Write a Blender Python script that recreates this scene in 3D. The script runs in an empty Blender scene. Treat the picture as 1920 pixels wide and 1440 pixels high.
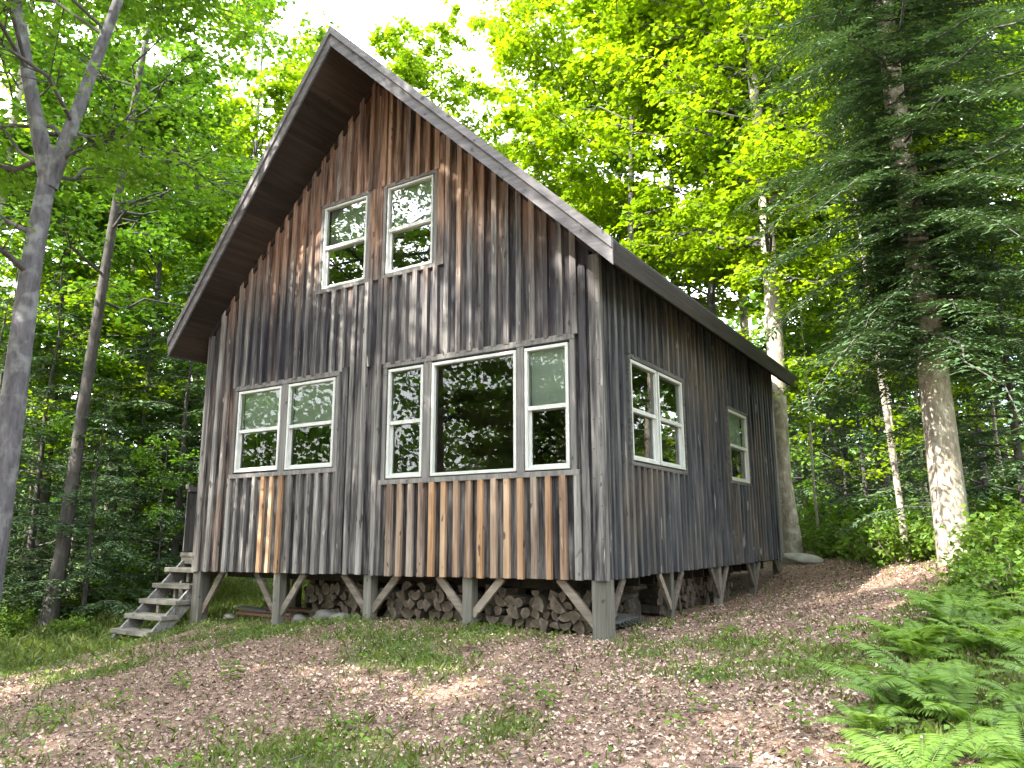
import bpy, math, random
import numpy as np
from mathutils import Matrix, Vector
R=math.radians
random.seed(7); rng=np.random.default_rng(7)
scn=bpy.context.scene; COL=scn.collection

# ---------------------------------------------------------------- camera
CAM=np.array([3.342,-6.962,0.462]); YAW,PITCH,ROLL,FPX=-0.5667,0.19683,-0.00327,1427.0
fw=np.array([math.sin(YAW)*math.cos(PITCH),math.cos(YAW)*math.cos(PITCH),math.sin(PITCH)])
rt=np.cross(fw,[0,0,1]); rt/=np.linalg.norm(rt); up=np.cross(rt,fw)
rt,up=math.cos(ROLL)*rt+math.sin(ROLL)*up,-math.sin(ROLL)*rt+math.cos(ROLL)*up
cd=bpy.data.cameras.new('camera'); cam=bpy.data.objects.new('camera',cd); COL.objects.link(cam)
cd.lens=FPX/1920*36; cd.sensor_width=36; cd.clip_end=600; cd.clip_start=0.05
cam.matrix_world=Matrix(((rt[0],up[0],-fw[0],CAM[0]),(rt[1],up[1],-fw[1],CAM[1]),(rt[2],up[2],-fw[2],CAM[2]),(0,0,0,1)))
scn.camera=cam

# ---------------------------------------------------------------- light
SUN_EL,SUN_AZ=42.0,201.0        # azimuth clockwise from +y: the sun stands behind the camera, to its left
w=bpy.data.worlds.new('World'); scn.world=w; w.use_nodes=True; nt=w.node_tree
bg=nt.nodes['Background']; sky=nt.nodes.new('ShaderNodeTexSky'); sky.sky_type='NISHITA'; sky.sun_disc=False
sky.sun_elevation=R(SUN_EL); sky.sun_rotation=R(SUN_AZ); sky.dust_density=2.5; sky.air_density=1.0; sky.ozone_density=1.0
tc=nt.nodes.new('ShaderNodeTexCoord'); nz=nt.nodes.new('ShaderNodeTexNoise'); nz.inputs['Scale'].default_value=2.2; nz.inputs['Detail'].default_value=6
rp=nt.nodes.new('ShaderNodeValToRGB'); rp.color_ramp.elements[0].position=.36; rp.color_ramp.elements[1].position=.56
mx=nt.nodes.new('ShaderNodeMix'); mx.data_type='RGBA'
nt.links.new(tc.outputs['Generated'],nz.inputs['Vector']); nt.links.new(nz.outputs['Fac'],rp.inputs['Fac'])
nt.links.new(rp.outputs['Color'],mx.inputs[0]); nt.links.new(sky.outputs['Color'],mx.inputs[6]); mx.inputs[7].default_value=(14.0,14.4,15.0,1)
nt.links.new(mx.outputs[2],bg.inputs['Color']); bg.inputs['Strength'].default_value=0.15
sl=bpy.data.lights.new('sun','SUN'); sl.energy=4.6; sl.angle=R(0.6); sl.color=(1,.93,.80)
so=bpy.data.objects.new('sun',sl); COL.objects.link(so); so.location=(-20,-30,40)
sdir=Vector((math.sin(R(SUN_AZ))*math.cos(R(SUN_EL)),math.cos(R(SUN_AZ))*math.cos(R(SUN_EL)),math.sin(R(SUN_EL))))
so.rotation_euler=sdir.to_track_quat('Z','Y').to_euler()
scn.view_settings.view_transform='Standard'; scn.view_settings.look='None'; scn.view_settings.gamma=1
scn.view_settings.exposure=2.25
scn.render.engine='CYCLES'; cy=scn.cycles
cy.max_bounces=7; cy.diffuse_bounces=4; cy.glossy_bounces=3; cy.transmission_bounces=4; cy.transparent_max_bounces=8; cy.use_denoising=True
cy.sample_clamp_indirect=8

# ---------------------------------------------------------------- helpers
def tag(o,label=None,cat=None,group=None,kind=None):
    if label: o['label']=label
    if cat: o['category']=cat
    if group: o['group']=group
    if kind: o['kind']=kind
    return o
def empty(name,loc,label,cat,group=None,rz=0):
    o=bpy.data.objects.new(name,None); COL.objects.link(o); o.location=loc; o.rotation_euler=(0,0,rz); o.empty_display_size=.1
    return tag(o,label,cat,group)
def mesh_np(name,V,F,mats,mi=None,col=None,smooth=False):
    """V (n,3); F list of faces or (m,k) array; col per-vertex rgb"""
    me=bpy.data.meshes.new(name); V=np.asarray(V,np.float32)
    if isinstance(F,np.ndarray):
        m,k=F.shape; me.vertices.add(len(V)); me.vertices.foreach_set('co',V.ravel())
        me.loops.add(m*k); me.loops.foreach_set('vertex_index',F.ravel().astype(np.int32))
        me.polygons.add(m); me.polygons.foreach_set('loop_start',np.arange(0,m*k,k,dtype=np.int32)); me.polygons.foreach_set('loop_total',np.full(m,k,np.int32))
        me.update(calc_edges=True)
    else:
        me.from_pydata(V.tolist(),[],F); me.update()
    for m_ in (mats if isinstance(mats,(list,tuple)) else [mats]): me.materials.append(m_)
    if mi is not None: me.polygons.foreach_set('material_index',np.asarray(mi,np.int32))
    if col is not None:
        a=me.color_attributes.new('col','FLOAT_COLOR','POINT'); c=np.ones((len(V),4),np.float32); c[:,:3]=col; a.data.foreach_set('color',c.ravel())
    if smooth: me.polygons.foreach_set('use_smooth',np.ones(len(me.polygons),bool))
    return me
def link(name,me,parent=None,loc=None):
    o=bpy.data.objects.new(name,me); COL.objects.link(o)
    if parent is not None: o.parent=parent
    if loc is not None: o.location=loc
    return o
class MB:
    def __init__(s): s.v=[];s.f=[];s.m=[];s.c=[];s.off=np.zeros(3)
    def add(s,V,F,mi=0,col=(.5,.5,.5)):
        n=len(s.v); s.v+= [tuple(p) for p in V]; s.f+=[tuple(i+n for i in f) for f in F]; s.m+=[mi]*len(F); s.c+=[col]*len(V)
    def box(s,a,b,mi=0,col=(.5,.5,.5)):
        x0,y0,z0=a;x1,y1,z1=b
        V=[(x0,y0,z0),(x1,y0,z0),(x1,y1,z0),(x0,y1,z0),(x0,y0,z1),(x1,y0,z1),(x1,y1,z1),(x0,y1,z1)]
        s.add(V,[(0,3,2,1),(4,5,6,7),(0,1,5,4),(1,2,6,5),(2,3,7,6),(3,0,4,7)],mi,col)
    def hexa(s,V,mi=0,col=(.5,.5,.5)):   # 8 verts, bottom 4 then top 4
        s.add(V,[(0,3,2,1),(4,5,6,7),(0,1,5,4),(1,2,6,5),(2,3,7,6),(3,0,4,7)],mi,col)
    def bar(s,p,q,w,t,n=(0,-1,0),mi=0,col=(.5,.5,.5)):  # rectangular bar p->q; n = the direction of thickness t
        p=Vector(p);q=Vector(q);d=(q-p).normalized();n=Vector(n);n=(n-d*n.dot(d)).normalized();u=d.cross(n)
        V=[p+u*a*w/2+n*b*t/2 for a,b in((-1,-1),(1,-1),(1,1),(-1,1))]+[q+u*a*w/2+n*b*t/2 for a,b in((-1,-1),(1,-1),(1,1),(-1,1))]
        s.hexa([tuple(x) for x in V],mi,col)
    def tube(s,P,r,k=6,mi=0,col=(.5,.5,.5),cap=False):
        P=[Vector(p) for p in P]; n=len(P); V=[]
        for i in range(n):
            d=(P[min(i+1,n-1)]-P[max(i-1,0)]).normalized(); a=Vector((0,0,1)) if abs(d.z)<.9 else Vector((1,0,0))
            u=d.cross(a).normalized(); v=d.cross(u)
            for j in range(k):
                t=2*math.pi*j/k; V.append(P[i]+(u*math.cos(t)+v*math.sin(t))*r[i])
        F=[(i*k+j,i*k+(j+1)%k,(i+1)*k+(j+1)%k,(i+1)*k+j) for i in range(n-1) for j in range(k)]
        if cap: F+= [tuple(range(k))[::-1],tuple((n-1)*k+j for j in range(k))]
        s.add(V,F,mi,col)
    def mesh(s,name,mats,smooth=False):
        return mesh_np(name,np.array(s.v) if s.v else np.zeros((0,3)),s.f,mats,s.m,np.array(s.c),smooth)
    def build(s,name,mats,parent=None,smooth=False,bevel=0):
        o=link(name,s.mesh(name,mats,smooth),parent)
        if bevel:
            b=o.modifiers.new('bevel','BEVEL'); b.width=bevel; b.segments=1; b.limit_method='ANGLE'
        return o

# ---------------------------------------------------------------- materials
class NM:
    def __init__(s,name):
        s.m=bpy.data.materials.new(name); s.m.use_nodes=True; s.t=s.m.node_tree; s.p=s.t.nodes['Principled BSDF']; s.out=s.t.nodes['Material Output']
        s.p.inputs['Specular IOR Level'].default_value=.25
        s.oc=s.t.nodes.new('ShaderNodeTexCoord').outputs['Object']
    def n(s,k,**kw):
        nd=s.t.nodes.new('ShaderNode'+k)
        for a,b in kw.items(): setattr(nd,a,b)
        return nd
    def put(s,inp,x):
        if hasattr(x,'node') and hasattr(x,'is_output'): s.t.links.new(x,inp)
        elif isinstance(x,tuple) and len(x)==3 and inp.type=='RGBA': inp.default_value=(*x,1)
        else: inp.default_value=x
    def noise(s,scale,detail=3,vec=None,rough=.5,sc=1.0,dist=0):
        mp=s.n('Mapping'); s.t.links.new(vec or s.oc,mp.inputs['Vector']); mp.inputs['Scale'].default_value=scale if isinstance(scale,tuple) else (scale,)*3
        nz=s.n('TexNoise'); s.t.links.new(mp.outputs[0],nz.inputs['Vector']); nz.inputs['Scale'].default_value=sc; nz.inputs['Detail'].default_value=detail; nz.inputs['Roughness'].default_value=rough; nz.inputs['Distortion'].default_value=dist
        return nz.outputs['Fac']
    def math(s,op,a,b=0.0,c=None,clamp=False):
        nd=s.n('Math',operation=op,use_clamp=clamp); s.put(nd.inputs[0],a); s.put(nd.inputs[1],b)
        if c is not None: s.put(nd.inputs[2],c)
        return nd.outputs[0]
    def mr(s,v,a,b,c=0.,d=1.):
        nd=s.n('MapRange'); s.put(nd.inputs[0],v)
        for i,x in enumerate((a,b,c,d)): nd.inputs[i+1].default_value=x
        return nd.outputs[0]
    def ramp(s,f,st):
        nd=s.n('ValToRGB'); cr=nd.color_ramp; s.put(nd.inputs[0],f)
        while len(cr.elements)<len(st): cr.elements.new(.5)
        for e,(p,c) in zip(cr.elements,st): e.position=p; e.color=(*c,1)
        return nd.outputs[0]
    def mix(s,f,a,b,mode='MIX'):
        nd=s.n('Mix',data_type='RGBA',blend_type=mode); s.put(nd.inputs[0],f); s.put(nd.inputs[6],a); s.put(nd.inputs[7],b); return nd.outputs[2]
    def attr(s):
        nd=s.n('Attribute',attribute_name='col'); sp=s.n('SeparateColor'); s.t.links.new(nd.outputs['Color'],sp.inputs[0]); return nd.outputs['Color'],sp.outputs
    def xyz(s,v=None):
        sp=s.n('SeparateXYZ'); s.t.links.new(v or s.oc,sp.inputs[0]); return sp.outputs
    def bump(s,h,st=.3,d=.01):
        b=s.n('Bump'); b.inputs['Strength'].default_value=st; b.inputs['Distance'].default_value=d; s.t.links.new(h,b.inputs['Height']); s.t.links.new(b.outputs[0],s.p.inputs['Normal'])
    def done(s,col,rough=.8):
        s.put(s.p.inputs['Base Color'],col); s.put(s.p.inputs['Roughness'],rough); return s.m

def m_siding(name,side=False):
    m=NM(name); _,a=m.attr(); z=m.xyz()[2]
    # the grain is shifted from board to board by the board's own tone
    sh=m.n('VectorMath',operation='ADD'); m.t.links.new(m.oc,sh.inputs[0])
    cb=m.n('CombineXYZ'); m.t.links.new(m.math('MULTIPLY',a[0],37.),cb.inputs[2]); m.t.links.new(m.math('MULTIPLY',a[1],11.),cb.inputs[0]); m.t.links.new(cb.outputs[0],sh.inputs[1]); v=sh.outputs[0]
    g1=m.noise((24,24,1.5),4,v,.6); g2=m.noise((7,7,.9),3,v,.6,dist=.6); g3=m.noise((110,110,5),2,v); bl=m.noise((1.1,1.1,.55),3)
    tone=m.math('ADD',m.math('MULTIPLY',g1,.55),m.math('MULTIPLY',g2,.45)); tone=m.math('ADD',tone,m.math('MULTIPLY',m.math('SUBTRACT',a[0],.5),.24)); tone=m.math('ADD',tone,m.math('MULTIPLY',m.math('SUBTRACT',g3,.5),.12))
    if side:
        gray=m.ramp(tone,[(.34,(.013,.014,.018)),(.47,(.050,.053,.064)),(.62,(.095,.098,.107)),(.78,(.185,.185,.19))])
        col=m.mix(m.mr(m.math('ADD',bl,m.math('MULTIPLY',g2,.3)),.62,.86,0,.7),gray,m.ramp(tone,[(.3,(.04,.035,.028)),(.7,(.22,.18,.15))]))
    else:
        gray=m.ramp(tone,[(.36,(.014,.014,.018)),(.46,(.070,.066,.069)),(.58,(.185,.175,.172)),(.75,(.36,.35,.34))])
        brown=m.ramp(tone,[(.35,(.030,.016,.012)),(.46,(.155,.088,.060)),(.58,(.31,.195,.14)),(.75,(.47,.35,.28))])
        hb=m.mr(z,3.3,4.7,-.25,.95); hb=m.math('ADD',hb,m.mr(m.xyz()[0],-6.3,-4.9,.38,0)); bm=m.math('ADD',hb,m.math('MULTIPLY',m.math('SUBTRACT',g2,.5),1.3)); bm=m.math('ADD',bm,m.math('MULTIPLY',m.math('SUBTRACT',a[1],.3),1.1)); bm=m.math('ADD',bm,m.math('MULTIPLY',m.math('SUBTRACT',bl,.5),1.2),clamp=True)
        col=m.mix(bm,gray,brown)
        # old run-off stain: a charcoal band with ragged streaks above the ground-floor windows
        b1=m.math('MULTIPLY',m.mr(z,2.35,2.75,0,1),m.mr(z,3.3,4.3,1,0)); st=m.mr(m.noise((9,9,.35),3,v,.6),.36,.54,0,1)
        b1=m.math('MULTIPLY',b1,m.math('MULTIPLY',st,m.mr(bl,.35,.6,.35,1)),clamp=True)
        col=m.mix(m.math('MULTIPLY',b1,.9),col,(.030,.028,.038))
        s2=m.mr(m.noise((13,13,.5),3,v,.6),.57,.68,0,.75); col=m.mix(s2,col,(.045,.042,.052))
        tan=m.ramp(tone,[(.36,(.20,.10,.055)),(.54,(.44,.26,.14)),(.78,(.60,.41,.26))]); col=m.mix(a[2],col,tan)
    # knots and pale scars
    kn=m.mr(m.noise((15,15,6),1,v),.70,.76,0,.75); col=m.mix(kn,col,(.035,.028,.025))
    sc=m.mr(m.noise((19,19,2.6),2,v),.70,.75,0,.55); col=m.mix(sc,col,(.60,.57,.54))
    m.bump(m.math('ADD',g1,m.math('MULTIPLY',g3,.5)),.6,.006)
    return m.done(col,.85)
def m_wood(name,d,l,axis=2,sc=1.0):
    m=NM(name); c,a=m.attr(); s=[30*sc]*3; s[axis]=1.3*sc; s2=[7*sc]*3; s2[axis]=.8
    off=m.n('VectorMath',operation='ADD'); m.t.links.new(m.oc,off.inputs[0]); cb=m.n('CombineXYZ'); m.t.links.new(m.math('MULTIPLY',a[0],31.),cb.inputs[axis]); m.t.links.new(cb.outputs[0],off.inputs[1]); v=off.outputs[0]
    g=m.noise(tuple(s),4,v,.6); b=m.noise(tuple(s2),3,v,.6)
    t=m.math('ADD',m.math('MULTIPLY',g,.6),m.math('MULTIPLY',b,.4)); t=m.math('ADD',t,m.math('MULTIPLY',m.math('SUBTRACT',a[0],.5),.3))
    mid=tuple((x+y)/2*.95 for x,y in zip(d,l)); col=m.ramp(t,[(.30,d),(.5,mid),(.70,l)])
    kn=m.mr(m.noise(9,1,v),.70,.76,0,.7); col=m.mix(kn,col,tuple(x*.5 for x in d)); m.bump(g,.5,.005); return m.done(col,.85)
def m_plain(name,c,rough=.6,var=.12,sc=8,metal=0):
    m=NM(name); n=m.noise(sc,4); col=m.mix(m.mr(n,.3,.7,0,1),tuple(x*(1-var) for x in c),tuple(min(1,x*(1+var)) for x in c)); m.p.inputs['Metallic'].default_value=metal; m.bump(n,.15,.003); return m.done(col,rough)
def m_leaf(name,dark,light,trans=.4,rough=.5):
    m=NM(name); c,a=m.attr(); oi=m.n('ObjectInfo')
    f=m.math('ADD',m.math('MULTIPLY',a[0],.75),m.math('MULTIPLY',oi.outputs['Random'],.25))
    col=m.mix(f,dark,light); m.done(col,rough); m.p.inputs['Specular IOR Level'].default_value=.35
    tr=m.n('BsdfTranslucent'); m.t.links.new(m.mix(1.0,col,(1.25,1.2,.55),'MULTIPLY'),tr.inputs['Color'])
    ms=m.n('MixShader'); ms.inputs[0].default_value=trans; m.t.links.new(m.p.outputs[0],ms.inputs[1]); m.t.links.new(tr.outputs[0],ms.inputs[2]); m.t.links.new(ms.outputs[0],m.out.inputs['Surface']); return m.m
def m_bark(name,d,l,lich,sc=1.0):
    m=NM(name); n=m.noise((9*sc,9*sc,2.2*sc),5,rough=.65); n2=m.noise(5*sc,3); n3=m.noise((26*sc,26*sc,9*sc),3)
    t=m.math('ADD',m.math('MULTIPLY',n,.6),m.math('MULTIPLY',n3,.4)); col=m.ramp(t,[(.32,d),(.55,tuple((x+y)/2 for x,y in zip(d,l))),(.68,l)])
    col=m.mix(m.mr(n2,.52,.66,0,.7),col,lich); m.bump(t,1.0,.03*1/sc); return m.done(col,.9)
def m_glass(name='window_glass',MUL=1.15):
    m=NM(name); t=m.t; tr=m.n('BsdfTransparent'); tr.inputs[0].default_value=(.72,.78,.76,1); gl=m.n('BsdfGlossy'); gl.inputs['Roughness'].default_value=.01; gl.inputs['Color'].default_value=(1,1,1,1)
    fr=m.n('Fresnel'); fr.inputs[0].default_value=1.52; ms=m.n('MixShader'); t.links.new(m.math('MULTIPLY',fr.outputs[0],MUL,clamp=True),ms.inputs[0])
    b=m.n('Bump'); b.inputs['Strength'].default_value=.05; b.inputs['Distance'].default_value=.01; t.links.new(m.noise(3,2),b.inputs['Height']); t.links.new(b.outputs[0],gl.inputs['Normal'])
    t.links.new(tr.outputs[0],ms.inputs[1]); t.links.new(gl.outputs[0],ms.inputs[2]); t.links.new(ms.outputs[0],m.out.inputs['Surface']); return m.m

M=dict(
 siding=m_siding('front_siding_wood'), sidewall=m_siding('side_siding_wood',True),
 trim=m_wood('grey_trim_wood',(.07,.067,.07),(.27,.26,.255)), trimx=m_wood('grey_trim_wood_level',(.10,.095,.10),(.38,.36,.35),0), trimside=m_wood('side_trim_wood',(.05,.05,.05),(.22,.21,.21),1),
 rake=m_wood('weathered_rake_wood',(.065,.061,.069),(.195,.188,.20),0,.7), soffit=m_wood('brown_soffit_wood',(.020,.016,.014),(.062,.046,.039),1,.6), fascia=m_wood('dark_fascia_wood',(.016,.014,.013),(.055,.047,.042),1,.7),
 post=m_wood('grey_post_wood',(.07,.066,.06),(.22,.21,.19)), brace=m_wood('brace_wood',(.09,.075,.065),(.30,.26,.225),0,.7), tread=m_wood('tread_wood',(.085,.08,.068),(.24,.225,.20),0),
 roofing=m_plain('asphalt_roofing',(.055,.055,.055),.95,.3,30), vinyl=m_plain('white_vinyl',(.55,.57,.56),.45,.05,3), blind=m_plain('grey_green_blind',(.50,.57,.52),.8,.06,2), inner=m_plain('interior_panel',(.10,.085,.07),.8,.3,4),
 glass=m_glass(), gableglass=m_glass('gable_window_glass_bright',3.6), metal=m_plain('galvanised_sheet',(.14,.14,.14),.7,.3,9,.3), tub=m_plain('black_plastic',(.015,.015,.018),.5,.2,5), stone=m_plain('grey_stone',(.16,.155,.145),.9,.3,7), palestone=m_plain('pale_stone',(.36,.35,.33),.9,.3,5),  # gable panes: same glass, reflection multiplied up so they mirror a brighter sky
 redwood=m_wood('reddish_plank_wood',(.06,.03,.02),(.20,.10,.065),0),
 mapleY=m_leaf('maple_leaf_yellow_green',(.085,.190,.008),(.330,.470,.010),.5), mapleG=m_leaf('maple_leaf_green',(.045,.130,.016),(.160,.300,.022),.45), mapleD=m_leaf('maple_leaf_deep_green',(.030,.090,.030),(.090,.190,.045),.4),
 needle=m_leaf('hemlock_needle',(.028,.066,.032),(.105,.175,.072),.15,.6), spruce=m_leaf('spruce_needle',(.04,.085,.060),(.10,.18,.12),.15,.6), shrub=m_leaf('shrub_leaf',(.060,.140,.022),(.170,.280,.035),.4), fern=m_leaf('fern_leaf',(.085,.175,.035),(.225,.365,.075),.45), grass=m_leaf('grass_blade',(.080,.120,.032),(.195,.245,.070),.35),
 barkg=m_bark('grey_maple_bark',(.055,.052,.060),(.19,.185,.205),(.24,.25,.25)), barkd=m_bark('dark_bark',(.045,.042,.042),(.13,.12,.12),(.12,.12,.11)), barkp=m_bark('pale_bark',(.17,.14,.11),(.52,.47,.40),(.58,.56,.50),1.3), twig=m_plain('twig_bark',(.12,.10,.085),.9,.3,6),
 logbark=m_bark('firewood_bark',(.04,.034,.03),(.14,.12,.10),(.16,.155,.14),2), logend=m_plain('firewood_end',(.105,.085,.068),.9,.55,14),
)
def m_litter():
    m=NM('dead_leaf'); _,a=m.attr(); col=m.ramp(a[0],[(0,(.060,.040,.032)),(.25,(.27,.175,.14)),(.55,(.46,.34,.27)),(.8,(.50,.38,.315)),(1,(.60,.50,.43))]); return m.done(col,.8)
def m_ground():
    m=NM('forest_floor'); _,a=m.attr(); n=m.noise(16,6,rough=.7); n2=m.noise(55,4,rough=.7); n3=m.noise(1.3,4)
    t=m.math('ADD',m.math('MULTIPLY',n,.5),m.math('MULTIPLY',n2,.5)); lit=m.ramp(t,[(.36,(.050,.036,.026)),(.5,(.19,.125,.095)),(.62,(.36,.245,.20))])
    gr=m.ramp(t,[(.36,(.022,.040,.010)),(.5,(.060,.095,.022)),(.64,(.13,.18,.045))])
    f=m.mr(m.math('ADD',a[1],m.math('MULTIPLY',m.math('SUBTRACT',n3,.5),.6)),.3,.75); m.bump(t,.8,.03); return m.done(m.mix(f,lit,gr),.95)
M['litter']=m_litter(); M['ground']=m_ground()

# ---------------------------------------------------------------- ground
GP=np.array([(0,0,-.54),(-1.7,0,-.50),(-3.2,0,-.52),(-4.7,0,-.67),(-6.4,0,-.74),(0,1.8,-.50),(0,3.7,-.48),(0,5.4,-.42),(0,7.3,-.13),(0,9,.06),(-3,3.5,-.55),(-6.4,4,-.68),(-6.4,7.5,-.35),(-3,8,-.12),
 (2.9,4.5,.18),(2.4,-.7,-.40),(3.3,-7,-1.12),(0,-7,-1.25),(-6,-7,-1.5),(0,-3,-.83),(-4,-3,-.93),(-7.4,-.5,-.97),(-6.9,-.9,-1.0),(-7.9,.2,-.90),(-8.5,-1.5,-1.02),(-12,0,-.80),(-12,8,-.45),(-16,2,-.75),(6,-2,.0),(6,4,.5),(6,-7,-.7),(3,10,.25),(8,15,.7),(-3,20,.3),(-15,25,.0),(-28,0,-.9),(-20,-15,-1.6),(5,-18,-1.5),(20,0,1.),(20,25,1.5),(-30,25,-.3),(1.2,1.5,-.42),(1.2,5,-.22)])
def _k(d): return np.where(d>1e-9,d**2*np.log(d+1e-12),0)
_n=len(GP); _A=np.zeros((_n+3,_n+3)); _A[:_n,:_n]=_k(np.linalg.norm(GP[:,None,:2]-GP[None,:,:2],axis=2))+np.eye(_n)*.05
_A[:_n,_n]=1;_A[:_n,_n+1:]=GP[:,:2];_A[_n,:_n]=1;_A[_n+1:,:_n]=GP[:,:2].T
_w=np.linalg.solve(_A,np.r_[GP[:,2],0,0,0])
def gz(x,y):
    x=np.asarray(x,float);y=np.asarray(y,float); sh=x.shape; X=np.clip(x.ravel(),-32,24);Y=np.clip(y.ravel(),-20,30)
    z=np.zeros(len(X))
    for i in range(_n): z+=_w[i]*_k(np.hypot(X-GP[i,0],Y-GP[i,1]))
    z+=_w[_n]+_w[_n+1]*X+_w[_n+2]*Y
    r=np.hypot(x.ravel()+2,y.ravel()-3); z+=np.clip((r-38)/30,0,1)**1.5*9
    return z.reshape(sh)
def g1(x,y): return float(gz(np.array([x]),np.array([y]))[0])
def pr(px,dist):   # a point on the ground at a distance, in the direction of a picture column
    d=fw*FPX+rt*(px-960)-up*(1000-720); d=d/np.hypot(d[0],d[1]); x,y=CAM[0]+d[0]*dist,CAM[1]+d[1]*dist; return x,y,g1(x,y)
def vnoise(x,y,s,seed=0):
    x=np.asarray(x)/s+seed*17.3;y=np.asarray(y)/s+seed*9.1; xi=np.floor(x).astype(int);yi=np.floor(y).astype(int);fx=x-xi;fy=y-yi
    h=lambda a,b:(np.sin(a*127.1+b*311.7+seed*3.3)*43758.5453)%1.0
    fx=fx*fx*(3-2*fx);fy=fy*fy*(3-2*fy)
    return (h(xi,yi)*(1-fx)+h(xi+1,yi)*fx)*(1-fy)+(h(xi,yi+1)*(1-fx)+h(xi+1,yi+1)*fx)*fy
def green(x,y):    # how much of the ground is green here, 0..1
    g=.6*vnoise(x,y,1.1,1)+.4*vnoise(x,y,.4,2)
    g=g-.14+.16*np.exp(-((y+.75)/.8)**2)*(x<.4)+.40*((x<-6.8)&(y>-2.5)) +.12*((x<-4)&(y>-3.5))+.10*((x>.4)&(x<1.5)&(y>-1.6)&(y<1.5))
    g=g+.06; g=np.where(x>2.75,g+.25,g); g=g-.3*((x>-.3)&(x<2.3)&(y>2.0)&(y<8))-.16*((x>.6)&(y<-1.3))
    g=g-.13*np.clip((-1.6-y)/1.2,0,1)*(x>-7); return np.clip((g-.32)*2.0,0,1)
def axis(a0,a1,fine0,fine1,st):
    f=list(np.arange(fine0,fine1,st)); l=[];x=fine0;s=st
    while x>a0: s*=1.25;x-=s;l.append(x)
    r_=[];x=fine1;s=st
    while x<a1: r_.append(x);s*=1.25;x+=s
    return np.array(sorted(l)+f+r_)
ax=axis(-150,150,-10,6,.09); ay=axis(-150,150,-6.5,9,.09); X,Y=np.meshgrid(ax,ay); Z=gz(X,Y)
Z+=((vnoise(X,Y,.5,5)-.5)*.05+(vnoise(X,Y,.17,6)-.5)*.025)
nx,ny=len(ax),len(ay); idx=np.arange(nx*ny).reshape(ny,nx); F=np.stack([idx[:-1,:-1],idx[:-1,1:],idx[1:,1:],idx[1:,:-1]],-1).reshape(-1,4)
cg=np.zeros((nx*ny,3)); cg[:,1]=green(X,Y).ravel()
tag(link('ground',mesh_np('ground',np.c_[X.ravel(),Y.ravel(),Z.ravel()],F,M['ground'],col=cg,smooth=True)),kind='structure')

# ---------------------------------------------------------------- cabin
W,L=6.474,7.087; XR=-W/2
SL=.972; ZU=6.60   # underside of the roof at the ridge, slope
def zu(x): return ZU-SL*abs(x-XR)
cabin=empty('cabin',(0,0,0),'weathered board-and-batten cabin with a steep gable roof, standing on wooden posts','cabin')
FW=[(-5.70,-4.81,1.34,2.49,1),(-4.67,-3.79,1.33,2.49,1),(-2.88,-2.33,1.14,2.48,1),(-2.20,-1.02,1.14,2.48,0),(-.91,-.37,1.14,2.48,1),(-4.13,-3.34,3.74,4.91,1),(-2.98,-2.23,3.74,4.91,1)]
SW=[(.745,1.52,1.27,2.40,1),(1.56,2.38,1.27,2.40,1),(4.33,5.32,1.26,2.33,1)]
HOLES_F=[(-5.78,-3.71,1.27,2.56),(-2.96,-.29,1.08,2.56),(-4.19,-3.28,3.69,4.96),(-3.05,-2.16,3.69,4.96)]
HOLES_S=[(.69,2.44,1.21,2.45),(4.29,5.36,1.22,2.37)]
def boards(mb,a0,a1,holes,ztop,zbot,emit,wid,bat,jag=.012,tanrange=None,rb=None,skip=()):
    """base boards and battens along an axis; emit(mb,x0,x1,z0,z1a,z1b,front,back,col)"""
    rb=rb or random.Random(3); edges=sorted(set([a0,a1]+[h for q in holes for h in q[:2]])); E=[]
    for p,q in zip(edges[:-1],edges[1:]):
        n=max(1,round((q-p)/wid)); E+=[p+(q-p)*i/n for i in range(n)]
    E.append(a1)
    def spans(x0,x1):
        zs=[(zbot(x0),None)]; hs=sorted([h for h in holes if h[0]<(x0+x1)/2<h[1]],key=lambda h:h[2]); out=[]; z=zbot((x0+x1)/2)
        for h in hs: out.append((z,h[2])); z=h[3]
        out.append((z,None)); return out
    for x0,x1 in zip(E[:-1],E[1:]):
        br=min(1,max(0,rb.gauss(.3,.2)))
        for z0,z1 in spans(x0,x1):
            t=rb.random()*.5; a,b=(z1,z1) if z1 else (ztop(x0),ztop(x1))
            if min(a,b)<=z0+.02: continue
            emit(mb,x0,x1,z0-rb.random()*jag*.6,a,b,0.0,.026,(t,br,0))
    for x in E[1:-1]:
        if any(abs(x-s)<.05 for s in skip): continue
        w_=bat*rb.uniform(.85,1.15); x0=x-w_/2+rb.uniform(-.008,.008);x1=x0+w_; br=min(1,max(0,rb.gauss(.32,.22)))
        zs=zbot(x); inside=[h for h in holes if h[0]+.02<x<h[1]-.02]; edge=[h for h in holes if abs(h[0]-x)<=.02 or abs(h[1]-x)<=.02]
        inside=inside+edge
        z=zs; out=[]
        for h in sorted(inside,key=lambda h:h[2]): out.append((z,h[2])); z=h[3]
        out.append((z,None))
        for z0,z1 in out:
            a,b=(z1,z1) if z1 else (ztop(x0),ztop(x1))
            if min(a,b)<=z0+.05: continue
            tan=0
            if tanrange and z0<.3 and z1 and z1<1.3: tan=tanrange(x,rb)
            emit(mb,x0,x1,z0-rb.random()*jag,a-.004,b-.004,-.040-rb.random()*.008,-.001,(.45+.6*rb.random(),br,tan))
def emit_f(mb,x0,x1,z0,a,b,f,k,c): 
    mb.hexa([(x0,f,z0),(x1,f,z0),(x1,k,z0),(x0,k,z0),(x0,f,a),(x1,f,b),(x1,k,b),(x0,k,a)],0,c)
fb=lambda x:.035+.045*x/W      # the floor line sags a little to the left
mb=MB()
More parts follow.
